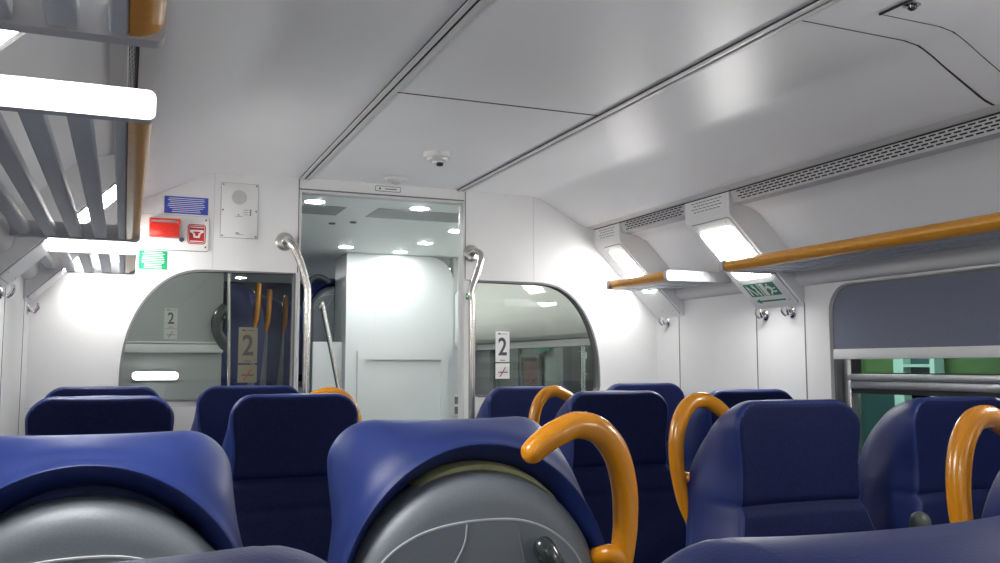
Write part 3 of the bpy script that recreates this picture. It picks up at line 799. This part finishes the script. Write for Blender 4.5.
# left block
seat(-.060, .44, True, 'blue seat back just below the camera at lower left, only its top showing', dz=-.006)
seat(.480, .44, True, 'closest blue seat back, its top filling the bottom right edge', dz=-.022)
seat(-.040, 1.37, True, 'blue seat back with round grey shell, front left window side', arm='down_r', dz=-.008)
seat(.497, 1.395, True, 'blue seat back with round grey shell and big yellow handle, front centre', 'r', foam=True)
seat(-.052, 2.91, False, 'dark-fronted blue seat facing the camera by the left wall', arm='down_l')
seat(.492, 2.91, False, 'dark-fronted blue seat facing the camera left of the aisle, second row', 'l')
seat(-.062, 3.60, False, 'rearmost left window seat, its top peeking over the seat ahead', dz=.013)
seat(.445, 3.60, False, 'rearmost left aisle seat below the left bulkhead window', dz=.012)
# right block
seat(1.572, 3.56, False, 'rearmost right aisle seat below the right bulkhead window')
seat(2.125, 3.56, False, 'rearmost right window seat, a sliver above the seat ahead', dz=.01)
seat(1.572, 2.83, False, 'blue seat with thin yellow handle hoop, third row right of the aisle', 'r')
seat(2.125, 2.83, False, 'right window seat seen behind the tall yellow handle hoop')
seat(1.565, 1.92, False, 'blue seat facing the camera across the aisle, in front of the large handle', 'r')
seat(2.125, 1.92, False, 'blue window seat beside the lower window pane with raised armrest', arm='up_r')
seat(1.575, 1.06, False, 'blue seat cut by the right edge with its yellow handle in view', 'r')

# ---------------------------------------------------------------- vestibule beyond the door
VZ = .85
struct('ceiling_vestibule', MB().box(-.45, 2.58, YB + .05, 9.6, VZ, VZ + .05), 'vest_ceiling')
m = MB().box(.70, 1.08, 4.81, 5.09, VZ - .003, VZ + .001); m.box(1.25, 2.2, 4.78, 5.08, VZ - .003, VZ + .001); struct('trim_%d' % tn, m, 'vest_grey'); tn += 1
m = MB(); 
for x, y in ((1.123, 5.387), (1.23, 5.30)): m.lathe([(.02, 0), (.02, -.006), (.012, -.008)], (x, y, VZ), 'z', 14)
struct('trim_%d' % tn, m, 'gasket'); tn += 1
k = 0
DL = [((.888, 4.70), 'front left downlight just inside the door'), ((1.455, 4.70), 'front right downlight just inside the door'), ((1.92, 5.41), 'downlight beside the right door jamb'),
      ((1.91, 6.03), 'downlight of the right column above the white cabinet'), ((1.447, 6.45), 'rear left downlight over the cabinet corner'), ((1.888, 6.58), 'rear right downlight close to the cabinet')]
DL += [((.0, 4.55), 'downlight added out of view to brighten the left vestibule, nearest the bulkhead'), ((-.0, 5.45), 'downlight added out of view to brighten the left vestibule, by the grey panel'), ((2.08, 4.45), 'downlight added out of view to brighten the right vestibule'),  # these three are added out of view to brighten the vestibule sides
       ((1.085, 8.40), 'downlight over the side-on seats, nearer one'), ((1.02, 9.10), 'downlight over the side-on seats, farther one')]
for (x, y), lb in DL:
    e = empty('downlight', 'lit round ' + lb, 'downlight', (x, y, VZ), 0, 'vestibule downlights')
    obj('ring', MB().lathe([(.056, 0), (.056, -.002), (.050, -.003), (.049, -.001)], (x, y, VZ), 'z', 28), 'alu', e)
    obj('lens', MB().lathe([(.048, -.001), (.048, -.0034), (.044, -.0042), (.002, -.0048)], (x, y, VZ), 'z', 28), 'spot', e)
# cabinet block
YC = 6.75
e = empty('equipment_cabinet', 'tall white cabinet with framed panel at the back of the vestibule', 'cabinet', (1.95, YC, -1.27))
def cab_out(x0, x1, r): return [(x0, -1.27), (x1, -1.27)] + [(x1 - r + r * math.cos(R(a)), .848 - r + r * math.sin(R(a))) for a in range(0, 91, 10)] + [(x0, .848)]
obj('body', MB().prism(cab_out(1.524, 2.372, .20), YC, 7.15), 'vest', e)
d = obj('framed_panel', MB().prism([(1.612, -1.1), (2.325, -1.1), (2.325, .110), (1.612, .110)], YC - .016, YC, holes=[[(1.672, -1.0), (2.268, -1.0), (2.268, .046), (1.672, .046)]]), 'vest', e)
m = MB().box(1.524, 2.372, YC - .001, YC + .01, .126, .130); m.box(1.737, 1.7395, YC - .001, YC + .01, .13, .82); m.box(1.5225, 1.53, YC, 7.14, .126, .130); m.box(1.672, 2.268, YC - .002, YC, .038, .046)
obj('joint', m, 'trim', e)
m = MB().box(2.388, 2.452, YC - .006, YC, -.300, -.238, .003).box(2.388, 2.452, YC - .006, YC, -.375, -.313, .003)
struct('wall_vestibule_end', MB().box(2.376, 2.56, YC + .012, YC + .10, -1.27, .85), 'vest')
struct('wall_vestibule_bulge', MB().box(2.378, 2.58, YC - .20, YC + .05, .12, .60, .07, 6), 'vest')
e2 = empty('power_outlet', 'pair of small dark sockets at the right edge of the doorway', 'outlet', (2.42, YC, -.30))
obj('plate', MB().box(2.378, 2.465, YC + .004, YC + .012, -.385, -.225, .002), 'white', e2)
obj('socket', MB().box(2.386, 2.446, YC + .0, YC + .004, -.295, -.238), 'gasket', e2); obj('socket', MB().box(2.386, 2.446, YC + .0, YC + .004, -.372, -.315), 'gasket', e2)
# haunch wall on the right with exterior window below
hp = [(2.46, .85)] ; 
for a in range(0, 101, 10): hp.append((2.52 - .10 * math.cos(R(a - 10)) , .30 - .13 * math.sin(R(a - 10))))
hp = [(2.415, .85), (2.405, .55), (2.400, .38), (2.404, .30), (2.420, .235), (2.45, .19), (2.50, .170), (2.60, .165), (2.60, .85)]
struct('wall_vestibule_right', MB().prism(hp, YB + .05, YC + .05), 'bulge')
m = MB().box(2.50, 2.56, YB + .05, YC, .120, .163, .004); struct('trim_%d' % tn, m, 'trim'); tn += 1
m = MB().prism([(YB + .05, -1.27), (YC, -1.27), (YC, .12), (YB + .05, .12)], 2.52, 2.58, 'x', holes=[rrect(YB + .15, -.6, 6.35, .118, .03)])
struct('window_5', m, 'gasket'); 
g = MB().box(2.545, 2.552, YB + .14, 6.36, -.62, .125); struct('window_6', g, 'winglass')
# door button led
e = empty('door_button', 'tiny green door indicator light beside the right grab rail', 'button', (1.418, YB, .31))
obj('housing', MB().box(1.412, 1.428, YB - .013, YB - .010, .296, .324, .001), 'gasket', e)
obj('led', MB().lathe([(.005, -.013), (.004, -.0155)], (1.419, YB, .312), 'y', 12), 'led', e)

# left part of the vestibule, behind the left window
YG = 6.0
struct('wall_vestibule_left', MB().box(-.45, .568, YG, YG + .05, -1.27, .85), 'vest_grey')
struct('wall_vestibule_side', MB().box(-.45, -.40, YB + .05, YG, -1.27, .85), 'vest_grey')
m = MB().box(-.40, .572, YG - .035, YG, .082, .132, .006); m.box(-.40, .572, YG - .012, YG, .140, .150, .002); struct('trim_%d' % tn, m, 'vest'); tn += 1
e = empty('reflection_strip', 'glowing white strip standing in for a reflection low in the left bulkhead window', 'lamp', (.18, YG, -.06))  # glowing strip built in place of a reflection in the glass
obj('housing', MB().prism(rrect(.040, -.088, .322, -.032, .026), YG - .020, YG), 'gasket', e)
obj('diffuser', MB().prism(rrect(.052, -.083, .312, -.037, .022), YG - .028, YG - .020), 'tube', e)
class_sticker(.222, .300, .355, .165, YG - .001, 'faint small number 2 on the grey panel, standing in for a sticker reflection in the left window', mat('sticker_reflection_grey', (.50, .50, .48), .5))  # a sticker reflection, built as solid film on the panel
e = empty('support_pole', 'slim metal pole between grey panel and seats behind the left window', 'pole', (.59, YG - .03, -1.27))
obj('pole', MB().tube([(.575, YG - .14, .85), (.603, YG - .14, -.15), (.625, YG - .14, -1.27)], .010, 12, True, 3), 'steel', e)
obj('bracket', MB().lathe([(.03, 0), (.03, -.01)], (.575, YG - .14, .85), 'z', 16), 'steel', e)
m = MB().tube([(.50, YG - .05, .16), (.545, YG - .075, .17), (.565, YG - .08, .10), (.56, YG - .08, -.02), (.53, YG - .06, -.06)], .045, 14, True, 6); 
e = empty('headrest_reflection', 'dark rounded shape standing in for a headrest reflection in the left window', 'fitting', (.53, YG, .24))  # dark bent shape modelled in place of a headrest reflection
obj('housing', MB().tube([(.585, YG - .03, .37), (.548, YG - .045, .33), (.528, YG - .05, .27), (.535, YG - .05, .21), (.56, YG - .045, .16), (.590, YG - .03, .12)], .034, 14, True, 6, flat=.6), 'latch', e)
obj('bracket', MB().box(.50, .58, YG - .02, YG, .30, .315), 'alu', e)
# dim compartment; side-on seats on a raised floor stand in for seat reflections
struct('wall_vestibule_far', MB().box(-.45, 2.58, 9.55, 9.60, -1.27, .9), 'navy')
struct('floor_raised', MB().box(.02, 1.26, 6.3, 9.5, -1.27, -.60).box(1.26, 2.2, 7.2, 9.5, -1.27, -.60), 'vest_grey')
for (x, y, h, lb) in ((.742, 6.90, 'l', 'leftmost side-on blue seat standing in for a reflection in the left bulkhead window'), (.900, 7.45, 'l', 'second side-on blue seat standing in for a reflection in the left bulkhead window'),
                      (1.115, 8.00, 'l', 'third side-on blue seat standing in for a reflection in the left bulkhead window'), (1.38, 8.56, 'grey_l', 'side-on blue seat next to the door jamb, standing in for a reflection in the left window')):
    seat(x, y, True, lb, h, zrot=PI / 2, z=-EYE + .67, group='side-on seats in the next compartment')
seat(1.545, 7.33, True, 'dark blue seat with grey handle seen through the left of the doorway', 'grey_l', z=-EYE + .67 + .12, group='side-on seats in the next compartment')
struct('floor_step', MB().box(1.27, 1.85, 7.2, 8.1, -.60, -.48), 'vest_grey')
struct('wall_vestibule_inner', MB().box(1.30, 1.52, 6.85, 6.90, -1.27, .18), 'vest')
e = empty('stair_handrail', 'slanting metal handrail between the dark seat and the white cabinet', 'handrail', (1.30, 6.3, -.8))
obj('rail', MB().tube([(1.255, 6.4, .40), (1.27, 6.4, .42), (1.283, 6.4, .39), (1.40, 6.35, -.20), (1.44, 6.33, -.45), (1.46, 6.32, -1.27)], .018, 12, True, 5), 'steel', e)

# ---------------------------------------------------------------- outside: station platform at night
struct('ground', MB().box(2.62, 9, -2, 16, -2.2, -2.1), 'concrete')
struct('wall_platform', MB().box(5.2, 5.3, 6.2, 16, -2.1, 1.4), 'darkwall')
struct('wall_platform_green', MB().box(5.2, 5.3, -2, 6.2, -2.1, 1.4), ['greenwall'])
struct('wall_platform_lower', MB().box(5.17, 5.199, -2, 6.2, -2.1, -.10), 'teal')
m = MB(); 
struct('ceiling_platform', MB().box(2.75, 5.3, -2, 16, 1.4, 1.5), 'concrete')
def bay(name, y0, y1, z0, z1, mt, label, cat, frame=None):
    e = empty(name, label, cat, (5.18, (y0 + y1) / 2, z0))
    obj('panel', MB().box(5.17, 5.20, y0, y1, z0, z1, .004), mt, e)
    if frame: obj('frame', MB().prism([(y0 - .04, z0 - .04), (y1 + .04, z0 - .04), (y1 + .04, z1 + .04), (y0 - .04, z1 + .04)], 5.13, 5.17, 'x', holes=[[(y0, z0), (y1, z0), (y1, z1), (y0, z1)]]), frame, e)
    return e
bay('wall_panel', 9.75, 11.05, -1.6, .34, 'concrete', 'pale concrete panel on the platform wall seen through the right window', 'panel')
bay('wall_door', 11.9, 12.8, -2.0, .30, 'darkwall', 'dark doorway on the platform seen left of the poster', 'door', 'gasket')
bay('poster', 11.2, 11.75, -.75, .12, 'poster', 'small colourful poster on the dark platform wall', 'poster', 'gasket')
e = empty('green_sign', 'small green sign at the top of the platform wall panel', 'sign', (5.15, 11.0, .27))
obj('panel', MB().box(5.10, 5.16, 10.85, 11.20, .20, .34, .004), 'green_sign', e)
# station name pillar with vertical text
e = empty('platform_pillar', 'dark platform pillar carrying vertical lettering at the right window edge', 'pillar', (5.0, 9.55, -2.1))
obj('column', MB().box(4.78, 5.19, 9.5, 9.72, -2.1, 1.4, .01), 'slot', e)
text_mesh('', 'sottopassaggio', .112, .002, 'label_white', e, Matrix.Translation((4.925, 9.497, -.035)) @ Matrix.Rotation(PI / 2, 4, 'X') @ Matrix.Rotation(PI / 2, 4, 'Z'), 'lettering', sx=.80, bold=.0015)
# green wall details seen through the near window
e = empty('platform_window', 'mint-framed window on the green platform wall seen above the window rail', 'window', (5.18, 4.84, -.5))
obj('frame', MB().prism([(4.66, -.6), (5.02, -.6), (5.02, .25), (4.66, .25)], 5.10, 5.19, 'x', holes=[[(4.70, -.54), (4.93, -.54), (4.93, -.008), (4.70, -.008)], [(4.70, .012), (4.93, .012), (4.93, .20), (4.70, .20)]]), 'mint', e)
obj('pane', MB().box(5.17, 5.19, 4.68, 4.98, -.56, .22), 'teal', e)
for y, lb in ((5.45, 'left'), (4.05, 'right')):
    e = empty('platform_post', 'grey post on the platform to the %s of the mint window' % lb, 'post', (5.1, y, -2.1))
    obj('post', MB().box(5.06, 5.16, y - .03, y + .03, -2.1, 1.4, .01), 'concrete', e); obj('base', MB().box(5.02, 5.19, y - .08, y + .08, -2.1, -2.0, .01), 'concrete', e)
for y, lb in ((2.2, 'beside the near window'), (5.3, 'between the windows'), (8.6, 'beyond the bulkhead'), (12.0, 'furthest along the platform')):  # unseen tubes, added to light the platform outside
    e = empty('added_platform_lamp', 'unseen fluorescent tube added to light the platform ' + lb, 'lamp', (4.2, y, 1.39))
    obj('housing', MB().box(4.12, 4.28, y - .62, y + .62, 1.35, 1.40, .005), 'white', e); obj('tube', MB().box(4.16, 4.24, y - .6, y + .6, 1.335, 1.35, .003), 'platform_tube', e)
